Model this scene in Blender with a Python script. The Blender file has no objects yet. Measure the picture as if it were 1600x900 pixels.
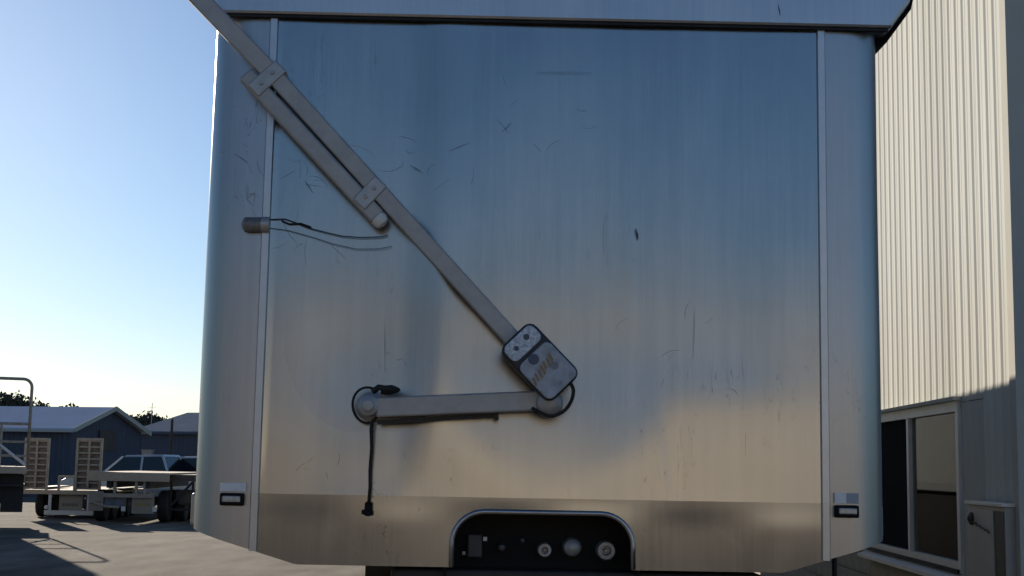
import bpy, bmesh, math, random
from mathutils import Vector, Matrix
random.seed(7)
R = math.radians
S = bpy.context.scene
C = S.collection

# ------------------------------------------------------------------ camera
EYE = Vector((0, 0, 1.6))
PITCH, YAW, ROLL, FPX = .1288, .0417, .0181, 2169.0      # focal length in pixels of a 1600 px wide frame
fw = Vector((-math.sin(YAW)*math.cos(PITCH), math.cos(YAW)*math.cos(PITCH), math.sin(PITCH)))
rt = Vector((math.cos(YAW), math.sin(YAW), 0)); up = rt.cross(fw)
rt, up = math.cos(ROLL)*rt + math.sin(ROLL)*up, -math.sin(ROLL)*rt + math.cos(ROLL)*up
cam = bpy.data.cameras.new('camera'); co = bpy.data.objects.new('camera', cam); C.objects.link(co)
cam.sensor_width = 36; cam.lens = FPX/1600*36; cam.clip_start = .05; cam.clip_end = 3000
m = Matrix((rt, up, -fw)).transposed().to_4x4(); m.translation = EYE
co.matrix_world = m
S.camera = co

# ------------------------------------------------------------------ sky, sun, exposure
SUN_AZ, SUN_EL = R(28), R(16.5)        # azimuth to the left of +y, behind the trailer
w = bpy.data.worlds.new('World'); S.world = w; w.use_nodes = True
nt = w.node_tree; bg = nt.nodes['Background']
sky = nt.nodes.new('ShaderNodeTexSky'); sky.sky_type = 'NISHITA'; sky.sun_disc = False
sky.sun_elevation = SUN_EL; sky.sun_rotation = -SUN_AZ
sky.altitude = 0; sky.air_density = 1.0; sky.dust_density = .19; sky.ozone_density = 4.8
nt.links.new(sky.outputs[0], bg.inputs[0]); bg.inputs[1].default_value = .066
sl = bpy.data.lights.new('sun', 'SUN'); so = bpy.data.objects.new('sun', sl); C.objects.link(so)
sl.energy = 4.4; sl.angle = R(.5); sl.color = (1, .88, .72)
to_sun = Vector((-math.sin(SUN_AZ)*math.cos(SUN_EL), math.cos(SUN_AZ)*math.cos(SUN_EL), math.sin(SUN_EL)))
so.rotation_euler = to_sun.to_track_quat('Z', 'Y').to_euler(); so.location = (-30, 60, 40)
S.view_settings.view_transform = 'Standard'; S.view_settings.look = 'None'
S.view_settings.gamma = 1; S.view_settings.use_curve_mapping = False
S.view_settings.exposure = 0.58
S.render.engine = 'CYCLES'

# ------------------------------------------------------------------ helpers
def ray(px, py):
    return ((px-800)*rt + (450-py)*up + FPX*fw)
def at(px, py, Y):                    # point seen at a pixel, at world depth Y
    d = ray(px, py); return EYE + d*((Y-EYE.y)/d.y)
T_POS, T_RZ = Vector((-.0902, 4.9684, 0)), .0566
TI = (Matrix.Translation(T_POS) @ Matrix.Rotation(T_RZ, 4, 'Z')).inverted()
def fp(px, py, off=0.0):              # trailer-local point on the plane 'off' metres in front of the headboard
    o = TI @ EYE; d = TI.to_3x3() @ ray(px, py)
    return o + d*((-off-o.y)/d.y)

def mat(name, col, rough=.6, metal=0., var=0., scale=4., stretch=(1, 1, 1), bump=0., bscale=60., spec=.5, rvar=0., col2=None):
    ma = bpy.data.materials.new(name); ma.use_nodes = True
    n = ma.node_tree; p = n.nodes['Principled BSDF']
    p.inputs['Base Color'].default_value = (*col, 1); p.inputs['Roughness'].default_value = rough
    p.inputs['Metallic'].default_value = metal; p.inputs['Specular IOR Level'].default_value = spec
    tc = n.nodes.new('ShaderNodeTexCoord'); mp = n.nodes.new('ShaderNodeMapping'); mp.inputs['Scale'].default_value = stretch
    n.links.new(tc.outputs['Object'], mp.inputs[0])
    if var or rvar:
        no = n.nodes.new('ShaderNodeTexNoise'); no.inputs['Scale'].default_value = scale; no.inputs['Detail'].default_value = 8
        no.inputs['Roughness'].default_value = .65
        n.links.new(mp.outputs[0], no.inputs[0])
        if var:
            mx = n.nodes.new('ShaderNodeMix'); mx.data_type = 'RGBA'
            c2 = col2 or tuple(c*(1-var) for c in col); c1 = tuple(min(1, c*(1+var*.6)) for c in col)
            mx.inputs[6].default_value = (*c2, 1); mx.inputs[7].default_value = (*c1, 1)
            rm = n.nodes.new('ShaderNodeMapRange'); rm.inputs[1].default_value = .3; rm.inputs[2].default_value = .7
            n.links.new(no.outputs[0], rm.inputs[0]); n.links.new(rm.outputs[0], mx.inputs[0])
            n.links.new(mx.outputs[2], p.inputs['Base Color'])
        if rvar:
            r2 = n.nodes.new('ShaderNodeMapRange'); r2.inputs[1].default_value = .3; r2.inputs[2].default_value = .7
            r2.inputs[3].default_value = rough-rvar; r2.inputs[4].default_value = rough+rvar
            n.links.new(no.outputs[0], r2.inputs[0]); n.links.new(r2.outputs[0], p.inputs['Roughness'])
    if bump:
        nb = n.nodes.new('ShaderNodeTexNoise'); nb.inputs['Scale'].default_value = bscale; nb.inputs['Detail'].default_value = 6
        n.links.new(mp.outputs[0], nb.inputs[0])
        bp = n.nodes.new('ShaderNodeBump'); bp.inputs['Strength'].default_value = bump; bp.inputs['Distance'].default_value = .002
        n.links.new(nb.outputs[0], bp.inputs['Height']); n.links.new(bp.outputs[0], p.inputs['Normal'])
    return ma

def brushed(name, col, rough, streak=.05, scratch=.5):
    """worn brushed aluminium: vertical grain, blotchy oxide, thin scratches"""
    ma = bpy.data.materials.new(name); ma.use_nodes = True
    n = ma.node_tree; L = n.links.new; p = n.nodes['Principled BSDF']; p.inputs['Metallic'].default_value = 1
    tc = n.nodes.new('ShaderNodeTexCoord')
    def noise(sc, stretch, det=6, dist=0):
        mp = n.nodes.new('ShaderNodeMapping'); mp.inputs['Scale'].default_value = stretch
        L(tc.outputs['Object'], mp.inputs[0])
        no = n.nodes.new('ShaderNodeTexNoise'); no.inputs['Scale'].default_value = sc; no.inputs['Detail'].default_value = det
        no.inputs['Distortion'].default_value = dist
        L(mp.outputs[0], no.inputs[0]); return no.outputs[0]
    def rng(s, a, b, c, d):
        r = n.nodes.new('ShaderNodeMapRange'); r.inputs[1].default_value = a; r.inputs[2].default_value = b
        r.inputs[3].default_value = c; r.inputs[4].default_value = d; L(s, r.inputs[0]); return r.outputs[0]
    def mth(op, a, b):
        q = n.nodes.new('ShaderNodeMath'); q.operation = op
        for i, v in enumerate((a, b)):
            if isinstance(v, (int, float)): q.inputs[i].default_value = v
            else: L(v, q.inputs[i])
        return q.outputs[0]
    grain = noise(9, (14, 14, .35), 5)
    blot = noise(2.2, (1, 1, .6), 7, .4)
    mott = noise(38, (1, 1, .8), 4)
    sc = noise(3.2, (3, 3, .5), 3, 2.2)
    line = mth('LESS_THAN', mth('ABSOLUTE', mth('SUBTRACT', sc, .56), 0), .0022)
    patch = rng(noise(1.4, (1, 1, 1), 2), .52, .62, 0, 1)
    line = mth('MULTIPLY', mth('MULTIPLY', line, patch), scratch)
    run = noise(3, (9, 9, .12), 6, .2)
    v = mth('ADD', rng(grain, .3, .7, .96, 1.025), rng(blot, .3, .7, -.11, .06))
    v = mth('ADD', v, rng(run, .35, .68, -.03, .02))
    v = mth('SUBTRACT', v, line)
    mx = n.nodes.new('ShaderNodeVectorMath'); mx.operation = 'SCALE'; mx.inputs[0].default_value = col
    L(v, mx.inputs['Scale']); L(mx.outputs[0], p.inputs['Base Color'])
    rr = mth('ADD', rng(grain, .3, .7, rough-streak, rough+streak), rng(blot, .3, .7, -.03, .03))
    L(rr, p.inputs['Roughness'])
    p.inputs['Anisotropic'].default_value = .25
    bp = n.nodes.new('ShaderNodeBump'); bp.inputs['Strength'].default_value = .045; bp.inputs['Distance'].default_value = .001
    L(mth('ADD', mth('MULTIPLY', mott, .8), mth('MULTIPLY', grain, .5)), bp.inputs['Height']); L(bp.outputs[0], p.inputs['Normal'])
    return ma

class MB:
    def __init__(s): s.v = []; s.f = []
    def add(s, vs, fs):
        o = len(s.v); s.v += [tuple(v) for v in vs]; s.f += [tuple(i+o for i in f) for f in fs]; return s
    def box(s, c, d, M=None):
        x, y, z = (q/2 for q in d)
        vs = [Vector((sx*x, sy*y, sz*z)) for sx in (-1, 1) for sy in (-1, 1) for sz in (-1, 1)]
        if M is not None: vs = [M @ v for v in vs]
        vs = [v+Vector(c) for v in vs]
        return s.add(vs, [(0, 1, 3, 2), (4, 6, 7, 5), (0, 4, 5, 1), (2, 3, 7, 6), (0, 2, 6, 4), (1, 5, 7, 3)])
    def bx(s, x0, x1, y0, y1, z0, z1): return s.box(((x0+x1)/2, (y0+y1)/2, (z0+z1)/2), (x1-x0, y1-y0, z1-z0))
    def bar(s, a, b, wd, dp, upv=(0, 1, 0)):
        """rectangular bar from a to b; dp measured along upv, wd across"""
        a, b = Vector(a), Vector(b); t = (b-a); L = t.length; t = t.normalized()
        u = Vector(upv); u = (u-t*u.dot(t)).normalized(); q = t.cross(u)
        M = Matrix((t, u, q)).transposed()
        return s.box((a+b)/2, (L, dp, wd), M)
    def tube(s, pts, r, n=8, caps=True):
        pts = [Vector(p) for p in pts]; rs = r if isinstance(r, (list, tuple)) else [r]*len(pts)
        o = len(s.v); ref = None
        for i, p in enumerate(pts):
            t = (pts[min(i+1, len(pts)-1)]-pts[max(i-1, 0)]).normalized()
            if ref is None: ref = t.orthogonal().normalized()
            ref = (ref-t*ref.dot(t)).normalized(); q = t.cross(ref)
            for k in range(n):
                a = 2*math.pi*k/n; s.v.append(tuple(p+(ref*math.cos(a)+q*math.sin(a))*rs[i]))
        for i in range(len(pts)-1):
            for k in range(n):
                a, b = o+i*n+k, o+i*n+(k+1) % n; s.f.append((a, b, b+n, a+n))
        if caps:
            s.f.append(tuple(o+k for k in reversed(range(n)))); s.f.append(tuple(o+(len(pts)-1)*n+k for k in range(n)))
        return s
    def lathe(s, c, prof, axis=(0, -1, 0), n=20):
        """prof: list of (radius, along-axis)"""
        c = Vector(c); ax = Vector(axis).normalized(); u = ax.orthogonal().normalized(); q = ax.cross(u); o = len(s.v)
        for (r, h) in prof:
            for k in range(n):
                a = 2*math.pi*k/n; s.v.append(tuple(c+ax*h+(u*math.cos(a)+q*math.sin(a))*r))
        for i in range(len(prof)-1):
            for k in range(n):
                a, b = o+i*n+k, o+i*n+(k+1) % n; s.f.append((a, b, b+n, a+n))
        s.f.append(tuple(o+k for k in reversed(range(n)))); s.f.append(tuple(o+(len(prof)-1)*n+k for k in range(n)))
        return s
    def prism(s, poly, vec):
        """poly: 3-D points of one cap, extruded by vec"""
        n = len(poly); vs = [Vector(p) for p in poly]; vs += [p+Vector(vec) for p in vs]
        fs = [tuple(reversed(range(n))), tuple(range(n, 2*n))] + [(i, (i+1) % n, n+(i+1) % n, n+i) for i in range(n)]
        return s.add(vs, fs)
    def mesh(s, name):
        me = bpy.data.meshes.new(name); me.from_pydata(s.v, [], s.f)
        bm = bmesh.new(); bm.from_mesh(me); bmesh.ops.recalc_face_normals(bm, faces=bm.faces); bm.to_mesh(me); bm.free()
        return me
    def build(s, name, ma, parent=None, smooth=False, bevel=0, fix=True):
        if fix: me = s.mesh(name)
        else: me = bpy.data.meshes.new(name); me.from_pydata(s.v, [], s.f)
        return link(name, me, ma, parent, smooth, bevel)
def link(name, me, ma, parent=None, smooth=False, bevel=0):
    if ma is not None and not me.materials: me.materials.append(ma)
    o = bpy.data.objects.new(name, me); C.objects.link(o)
    if parent: o.parent = parent
    if smooth:
        me.shade_smooth() if hasattr(me, 'shade_smooth') else None
        if smooth == 'auto':
            me.set_sharp_from_angle(angle=R(35))
    if bevel:
        b = o.modifiers.new('bevel', 'BEVEL'); b.width = bevel; b.segments = 2; b.limit_method = 'ANGLE'
    return o
def tag(o, label=None, cat=None, group=None, kind=None):
    for k, v in (('label', label), ('category', cat), ('group', group), ('kind', kind)):
        if v: o[k] = v
    return o
def empty(name, loc, rz=0):
    o = bpy.data.objects.new(name, None); C.objects.link(o); o.location = loc; o.rotation_euler = (0, 0, rz); o.empty_display_size = .2
    return o
def sst(a, b, x):
    t = max(0, min(1, (x-a)/(b-a))); return t*t*(3-2*t)

# ------------------------------------------------------------------ materials
ALU = brushed('brushed_aluminium', (.325, .328, .335), .215, .009)
ALU2 = brushed('dull_aluminium', (.385, .395, .415), .35, .012, .3)
ALU3 = mat('bounce_side_aluminium', (.66, .665, .67), .42, .9, .1, 3)  # side walls made paler to bounce light into the gap by the shed
ALUARM = mat('weathered_arm_aluminium', (.40, .39, .38), .5, .55, .2, 12, bump=.2, rvar=.06)
BEAD = mat('extruded_bead', (.50, .515, .54), .36, .9, .06, 20)
BLACK = mat('black_plastic', (.006, .006, .007), .6, 0, .3, 10, spec=.2)
RUB = mat('black_rubber', (.018, .018, .019), .75, 0, .3, 14, bump=.3)
DARKST = mat('dark_chassis_steel', (.03, .026, .024), .6, .1, .4, 6)
TARP = mat('charcoal_tarp', (.012, .012, .013), .85, 0, .3, 5, bump=.3, spec=.05)
WHITE = mat('white_paint', (.72, .72, .70), .4, 0, .12, 8)
REFL = mat('white_reflector_tape', (.75, .77, .78), .35, 0, .1, 40)
LENS = mat('clear_lamp_lens', (.45, .45, .42), .12, 0, .35, 60, spec=.8)
CREAM = mat('cream_cladding_paint', (.53, .54, .50), .8, 0, .13, 1.3, (1, 1, .12), spec=.1)
FLASH = mat('white_flashing_paint', (.50, .49, .44), .85, 0, .06, 3, spec=.05)
n_ = CREAM.node_tree; oi_ = n_.nodes.new('ShaderNodeObjectInfo'); mr_ = n_.nodes.new('ShaderNodeMapRange'); mr_.inputs[3].default_value = .90; mr_.inputs[4].default_value = 1.05
hs_ = n_.nodes.new('ShaderNodeHueSaturation'); p_ = n_.nodes['Principled BSDF']; src_ = p_.inputs['Base Color'].links[0].from_socket
n_.links.new(oi_.outputs['Random'], mr_.inputs[0]); n_.links.new(mr_.outputs[0], hs_.inputs['Value']); n_.links.new(src_, hs_.inputs['Color']); n_.links.new(hs_.outputs[0], p_.inputs['Base Color'])
BLOCK = mat('tan_blockwork', (.36, .33, .28), .85, 0, .15, 6, bump=.5, bscale=40)  # plain tan block colour
FRAME = mat('window_frame_paint', (.74, .71, .66), .45, 0, .08, 5)
CAB = mat('cabinet_grey_paint', (.42, .40, .37), .5, 0, .1, 4)

# ------------------------------------------------------------------ ground
def ground_material():
    ma = bpy.data.materials.new('yard_surface'); ma.use_nodes = True; n = ma.node_tree; L = n.links.new; p = n.nodes['Principled BSDF']
    p.inputs['Roughness'].default_value = .95; p.inputs['Specular IOR Level'].default_value = .12
    tc = n.nodes.new('ShaderNodeTexCoord')
    def noise(sc, st, det=8):
        mp = n.nodes.new('ShaderNodeMapping'); mp.inputs['Scale'].default_value = st; L(tc.outputs['Object'], mp.inputs[0])
        no = n.nodes.new('ShaderNodeTexNoise'); no.inputs['Scale'].default_value = sc; no.inputs['Detail'].default_value = det; L(mp.outputs[0], no.inputs[0]); return no.outputs[0]
    a, b, c = noise(.16, (1, .5, 1)), noise(1.6, (1, .3, 1), 12), noise(40, (1, 1, 1), 3)
    m1 = n.nodes.new('ShaderNodeMix'); m1.data_type = 'RGBA'; m1.inputs[6].default_value = (.135, .119, .097, 1); m1.inputs[7].default_value = (.225, .20, .166, 1)
    r = n.nodes.new('ShaderNodeMapRange'); r.inputs[1].default_value = .35; r.inputs[2].default_value = .65; L(a, r.inputs[0]); L(r.outputs[0], m1.inputs[0])
    m2 = n.nodes.new('ShaderNodeMix'); m2.data_type = 'RGBA'; m2.blend_type = 'MULTIPLY'; m2.inputs[0].default_value = 1
    r2 = n.nodes.new('ShaderNodeMapRange'); r2.inputs[1].default_value = .3; r2.inputs[2].default_value = .7; r2.inputs[3].default_value = .52; r2.inputs[4].default_value = 1.2; L(b, r2.inputs[0])
    cb = n.nodes.new('ShaderNodeCombineColor'); [L(r2.outputs[0], cb.inputs[i]) for i in range(3)]
    L(m1.outputs[2], m2.inputs[6]); L(cb.outputs[0], m2.inputs[7]); L(m2.outputs[2], p.inputs['Base Color'])
    bp = n.nodes.new('ShaderNodeBump'); bp.inputs['Strength'].default_value = .8; bp.inputs['Distance'].default_value = .02; L(c, bp.inputs['Height']); L(bp.outputs[0], p.inputs['Normal'])
    return ma
g = MB().add([(-1500, -1500, 0), (1500, -1500, 0), (1500, 1500, 0), (-1500, 1500, 0)], [(0, 1, 2, 3)]).build('ground', ground_material(), fix=False)
tag(g, kind='structure')

# ------------------------------------------------------------------ the shed on the right
WX = 3.0
CY = WX*FPX/694                       # its near corner
SH = 7.6
shed = empty('corrugated_shed', (WX, CY, 0))
tag(shed, 'tall cream corrugated steel shed with a wide window, right of the trailer', 'shed')
DADO = .86
WY0, WY1, WYM = 10.77-CY, 13.95-CY, 12.35-CY       # window, measured from the corner
WZ0, WZ1 = .90, 2.14
def sheet_mesh(z0, z1, wd=.76, pitch=.19):
    """one cladding sheet, wd long in y, ribs standing out to -x"""
    prof = []; k = 0
    for i in range(int(round(wd/pitch))):
        b = i*pitch
        prof += [(0, b), (0, b+.030), (-.0015, b+.035), (-.0015, b+.045), (0, b+.050), (0, b+.080), (-.009, b+.110), (-.009, b+.138), (0, b+.170)]
    prof.append((0, wd+.004))
    mb = MB(); n = len(prof)
    vs = [(x, y, z0) for x, y in prof]+[(x, y, z1) for x, y in prof]
    return mb.add(vs, [(i, i+n, i+n+1, i+1) for i in range(n-1)])
full = sheet_mesh(DADO, SH).mesh('cladding_sheet'); full.materials.append(CREAM)
above = sheet_mesh(WZ1+.02, SH).mesh('cladding_sheet'); above.materials.append(CREAM)
i = 0
while i < 44:
    y = .05+i*.76
    me = above if (y+.76 > WY0 and y < WY1) else full
    if me is above and (y < WY0-.01 or y+.76 > WY1+.01):      # short fill pieces beside the window
        for (a, b) in ((y, min(y+.76, WY0-.03)), (max(y, WY1+.03), y+.76)):
            if b-a > .05 and not (a >= WY0-.03 and b <= WY1+.03):
                kk = max(1, round((b-a)/.19))
                q = link('cladding_sheet', sheet_mesh(DADO, WZ1+.015, (b-a), (b-a)/kk if kk else .19).mesh('cladding_sheet'), CREAM, shed); q.location = (-.001, a, 0)
    o = link('cladding_sheet', me, None, shed); o.location = (0, y, 0)
    i += 1
L_ = .05+44*.76
# blockwork below the cladding, with joints
mb = MB(); bl = MB().bx(0, .39, 0, .012, 0, .19).mesh('block'); bl.materials.append(BLOCK)
MB().bx(.004, .2, .02, L_, 0, DADO).build('base_wall', BLOCK, shed)
nb = 0
for row in range(4):
    yy = .02 - (.2 if row % 2 else 0)
    while yy < 13 and nb < 150:
        b = bpy.data.objects.new('block', bl); C.objects.link(b); b.parent = shed
        b.rotation_euler = (0, 0, R(90)); b.location = (.002+random.uniform(-.002, .001), max(yy, .02), .008+row*.2+.004*row); nb += 1; yy += .4
MB().bx(-.03, .02, .0, WY0-.05, DADO-.02, DADO+.012).build('base_flashing', FLASH, shed)
MB().bx(-.03, .02, WY1+.05, L_, DADO-.02, DADO+.012).build('base_flashing', FLASH, shed)
# corner flashing and the end wall that faces the camera
MB().add([(-.032, .10, .0), (-.032, -.03, .0), (.13, -.03, 0), (-.032, .10, SH), (-.032, -.03, SH), (.13, -.03, SH),
          (-.028, .10, .0), (-.028, -.026, .0), (.13, -.026, 0), (-.028, .10, SH), (-.028, -.026, SH), (.13, -.026, SH)],
         [(0, 1, 4, 3), (1, 2, 5, 4), (6, 9, 10, 7), (7, 10, 11, 8), (3, 4, 10, 9), (4, 5, 11, 10), (0, 6, 7, 1), (1, 7, 8, 2), (0, 3, 9, 6), (2, 8, 11, 5)]).build('corner_flashing', FLASH, shed)
ew = sheet_mesh(.0, 4.44).mesh('end_cladding_sheet'); ew.materials.append(CREAM)
ew2 = sheet_mesh(4.46, SH).mesh('end_cladding_sheet'); ew2.materials.append(CREAM)
for i in range(15):
    for me in (ew, ew2):
        o = link('end_cladding_sheet', me, None, shed); o.rotation_euler = (0, 0, R(90)); o.location = (.10+.76*(i+1), 0, 0)
MB().bx(.13, 11.4, -.045, .0, 4.43, 4.47).build('seam_flashing', FLASH, shed)
MB().add([(-.25, -.3, SH), (11.7, -.3, SH), (11.7, L_+.3, SH), (-.25, L_+.3, SH), (-.25, -.3, SH+.08), (5.7, -.3, SH+1), (11.7, -.3, SH+.08), (-.25, L_+.3, SH+.08), (5.7, L_+.3, SH+1), (11.7, L_+.3, SH+.08)],
         [(0, 3, 2, 1), (4, 5, 8, 7), (5, 6, 9, 8), (0, 1, 6, 5, 4), (3, 7, 8, 9, 2), (0, 4, 7, 3), (1, 2, 9, 6)]).build('roof', ALU2, shed)
# window
win = MB()
win.bx(-.035, .05, WY0-.03, WY1+.03, WZ1-.05, WZ1+.03); win.bx(-.035, .05, WY0-.03, WY1+.03, WZ0-.03, WZ0+.05)
win.bx(-.033, .05, WY0-.03, WY0+.045, WZ0+.05, WZ1-.05); win.bx(-.033, .05, WY1-.045, WY1+.03, WZ0+.05, WZ1-.05)
wo = win.build('window', FRAME, shed)
MB().bx(-.075, .06, WY0-.06, WY1+.06, WZ1+.031, WZ1+.06).build('head_flashing', FLASH, wo)
MB().bx(-.028, .045, WYM-.035, WYM+.035, WZ0+.05, WZ1-.05).build('mullion', FRAME, wo)
sd = MB(); sd.add([(-.13, WY0-.08, WZ0-.10), (-.13, WY0-.08, WZ0-.07), (.0, WY0-.08, WZ0-.032), (.0, WY0-.08, WZ0-.10), (-.13, WY1+.08, WZ0-.10), (-.13, WY1+.08, WZ0-.07), (.0, WY1+.08, WZ0-.032), (.0, WY1+.08, WZ0-.10)],
       [(0, 1, 2, 3), (4, 7, 6, 5), (0, 4, 5, 1), (1, 5, 6, 2), (2, 6, 7, 3), (3, 7, 4, 0)])
sd.build('sill', FRAME, wo)
MB().bx(-.06, -.045, WY0-.02, WY1+.02, WZ0-.031, WZ0+.0).build('sill_track', BLACK, wo)
gm = bpy.data.materials.new('window_glass'); gm.use_nodes = True; n = gm.node_tree; n.nodes.remove(n.nodes['Principled BSDF'])
tr = n.nodes.new('ShaderNodeBsdfTransparent'); gl = n.nodes.new('ShaderNodeBsdfGlossy'); gl.inputs['Roughness'].default_value = .02
fr = n.nodes.new('ShaderNodeFresnel'); fr.inputs[0].default_value = 1.42; mx = n.nodes.new('ShaderNodeMixShader'); tr.inputs[0].default_value = (.8, .82, .8, 1)
n.links.new(fr.outputs[0], mx.inputs[0]); n.links.new(tr.outputs[0], mx.inputs[1]); n.links.new(gl.outputs[0], mx.inputs[2]); n.links.new(mx.outputs[0], n.nodes['Material Output'].inputs[0])
MB().bx(.006, .012, WY0+.046, WYM-.036, WZ0+.051, WZ1-.051).build('pane', gm, wo)
MB().bx(.016, .022, WYM+.036, WY1-.046, WZ0+.051, WZ1-.051).build('pane', gm, wo)
MB().bx(.001, .004, WYM+.036, WY1-.046, WZ0+.051, WZ1-.051).build('fly_screen', mat('black_fly_screen', (.008, .008, .009), .9, spec=.05), wo)
WINREFL = mat('brown_window_reflection', (.78, .64, .45), .8, 0, .08, 3)  # pale brown sheet standing in for the trailer side mirrored in the pane
MB().bx(.09, .095, WY0+.03, WYM-.02, 1.50, WZ1-.02).build('reflection_sheet', WINREFL, wo)
# office behind the window: walls, floor
OFF = mat('brown_office_wall', (.10, .09, .08), .8, 0, .1, 2)  # one even dark brown
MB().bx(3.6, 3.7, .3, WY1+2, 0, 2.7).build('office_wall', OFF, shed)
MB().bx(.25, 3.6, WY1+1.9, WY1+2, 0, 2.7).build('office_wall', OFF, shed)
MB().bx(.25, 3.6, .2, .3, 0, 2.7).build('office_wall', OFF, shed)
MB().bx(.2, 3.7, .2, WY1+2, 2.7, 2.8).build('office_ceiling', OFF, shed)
ct = empty('service_counter', (WX+.75, CY+WY0+2.6, 0))
tag(ct, 'dark service counter inside the office window', 'counter')
MB().bx(-.3, .3, -2.2, 1.6, 1.34, 1.42).build('counter_top', mat('counter_laminate', (.30, .25, .19), .5, 0, .15, 4), ct, bevel=.006)
MB().bx(-.22, .26, -2.1, 1.5, .01, 1.338).build('counter_front', BLACK, ct)
for (dy, nm, lab, sz, ma) in ((-1.35, 'paper_stack', 'white paper stack at the near end of the office counter', (.24, .36, .07), WHITE), (.25, 'paper_stack', 'white paper stack at the far end of the office counter', (.25, .4, .05), WHITE), (-.55, 'desk_phone', 'black desk phone between the papers on the office counter', (.2, .5, .09), BLACK)):
    o = MB()
    if nm == 'desk_phone':
        o.prism([(-.1, -.2, 0), (.1, -.2, 0), (.1, -.2, .09), (-.1, -.2, .04)], (0, .4, 0)); o.tube([(0, -.17, .1), (0, -.1, .115), (0, .1, .115), (0, .17, .1)], .025)
    else:
        for k in range(7): o.box((random.uniform(-.008, .008), random.uniform(-.01, .01), sz[2]*(k+.5)/7), (sz[0], sz[1], sz[2]/7-.001))
    q = o.build(nm, ma); q.location = (WX+.70, CY+WY0+2.6+dy, 1.4205); tag(q, lab, 'phone' if nm == 'desk_phone' else 'paper')
# cabinet beside the window
cab = empty('service_cabinet', (WX, CY, 0)); tag(cab, 'grey steel service cabinet against the shed wall, below and right of the window', 'cabinet')
cb0, cb1 = .06, 9.42*WX/2.75-CY
MB().bx(-.10, -.031, cb0, cb1, .02, 1.40).build('carcass', CAB, cab, bevel=.004)
MB().bx(-.125, -.03, cb0-.015, cb1+.015, 1.401, 1.425).build('lid', FRAME, cab, bevel=.003)
MB().bx(-.112, -.101, cb0+.22, cb1-.02, .05, 1.37).build('door', CAB, cab, bevel=.003)
MB().bx(-.106, -.101, cb0+.01, cb0+.20, .05, 1.37).build('side_panel', mat('dark_brown_panel', (.09, .08, .07), .6), cab)
lt = MB().lathe((-.112, cb1-.13, 1.30), [(.045, 0), (.045, .012), (.03, .02), (.015, .03)], (-1, 0, 0)).build('latch', DARKST, cab, 'auto')
pts = [(-.12, cb1-.16-k*.03, 1.29-.02*abs(math.sin(k*1.1))-.004*k) for k in range(14)]
MB().tube(pts, .005, 6).build('latch_chain', DARKST, cab, True)

# ------------------------------------------------------------------ the tipper trailer
TR = empty('tipper_trailer', T_POS, T_RZ)
tag(TR, 'brushed aluminium tipper trailer seen head-on, filling most of the frame', 'trailer')
IN, OUT, LEN = 1.01, 1.25, 13.4
ZT = fp(860, 36).z                    # underside of the top rail
ZC = fp(860, 779).z                   # horizontal fold in the headboard
ZB = fp(860, 889).z                   # lower edge
def zbot(x):                          # lower edge rises to both sides
    a = abs(x); return ZB + (sst(0, 1, 0) if a < .86 else (a-.86)*.30)
# trapezoid pressed into the sheet, edges found as straight lines x(z)
def lin(p, q, z):
    a, b = fp(*p), fp(*q); return a.x+(b.x-a.x)*(z-a.z)/(b.z-a.z)
BC = fp(868, 590); BR = .40
ZA = fp(860, 610).z; ZU = fp(860, 120).z
def tilt(x, z):
    """lean of the sheet in degrees (negative faces the ground)"""
    xl = lin((790, 120), (642, 770), z); xr = lin((925, 120), (1050, 775), z)
    t = 0.
    low = 1-sst(ZA-.10, ZA+.10, z)
    lowl = 1-sst(ZA+.02, ZA+.25, z)
    ins_l = sst(xl-.07, xl+.06, x); r_out = sst(xr-.02, xr+.03, x)
    d = math.hypot((x-BC.x)*.95, (z-BC.z)); blob = 1-sst(BR-.10, BR+.07, d)
    left = ins_l*(1-r_out)*lowl*(1-blob); right = r_out*low*(1-.75*blob)
    t += (2.0+.4*(1-ins_l)*(1-sst(ZA-.1, ZA+.15, z)))*(1-max(left, right))*(1-sst(ZA-.05, ZA+.30, z))
    t += .8*(1-sst(ZC, ZC+.12, z))
    cone = ins_l*(1-r_out)*(1-sst(ZU-.03, ZU+.01, z))*sst(ZA, ZA+.3, z)
    t += -.28*cone
    t += .3*math.sin(x*3.1+z*1.7)*math.sin(z*2.3+.6)+.12*math.sin(7*x-2*z)*math.cos(5*z+x*2)
    return t
NX, NZ = 150, 150
mb = MB()
xs = [-IN+2*IN*i/NX for i in range(NX+1)]
zs = [ZC+(ZT+.03-ZC)*j/NZ for j in range(NZ+1)]
for x in xs:
    h = 0.; edge = sst(0, .35, IN-abs(x)); hh = []
    for j, z in enumerate(zs):
        if j: h += math.tan(R(tilt(x, z)))*(zs[1]-zs[0])
        hh.append(h)
    for j, z in enumerate(zs): mb.v.append((x, (hh[j]-h*sst(ZA+.1, ZT+.1, z)*.45)*(edge+(1-edge)*.35*sst(0, .03, IN-abs(x))), z))
for i in range(NX):
    for j in range(NZ):
        a = i*(NZ+1)+j; mb.f.append((a, a+NZ+1, a+NZ+2, a+1))
mb.build('front_panel', ALU, TR, True, fix=False)
PV = [v[1] for v in mb.v]
def sheet_y(x, z):
    i = min(NX, max(0, round((x+IN)/(2*IN)*NX))); j = min(NZ, max(0, round((z-ZC)/(ZT+.03-ZC)*NZ))); return PV[i*(NZ+1)+j]-.0004
def sheet_c(x):                      # corner panel depth
    t = math.asin(min(1, max(0, (abs(x)-IN-.012)/(OUT-IN-.012))**(1/.62))); return .20*(1-math.cos(t)**.62)
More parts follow.
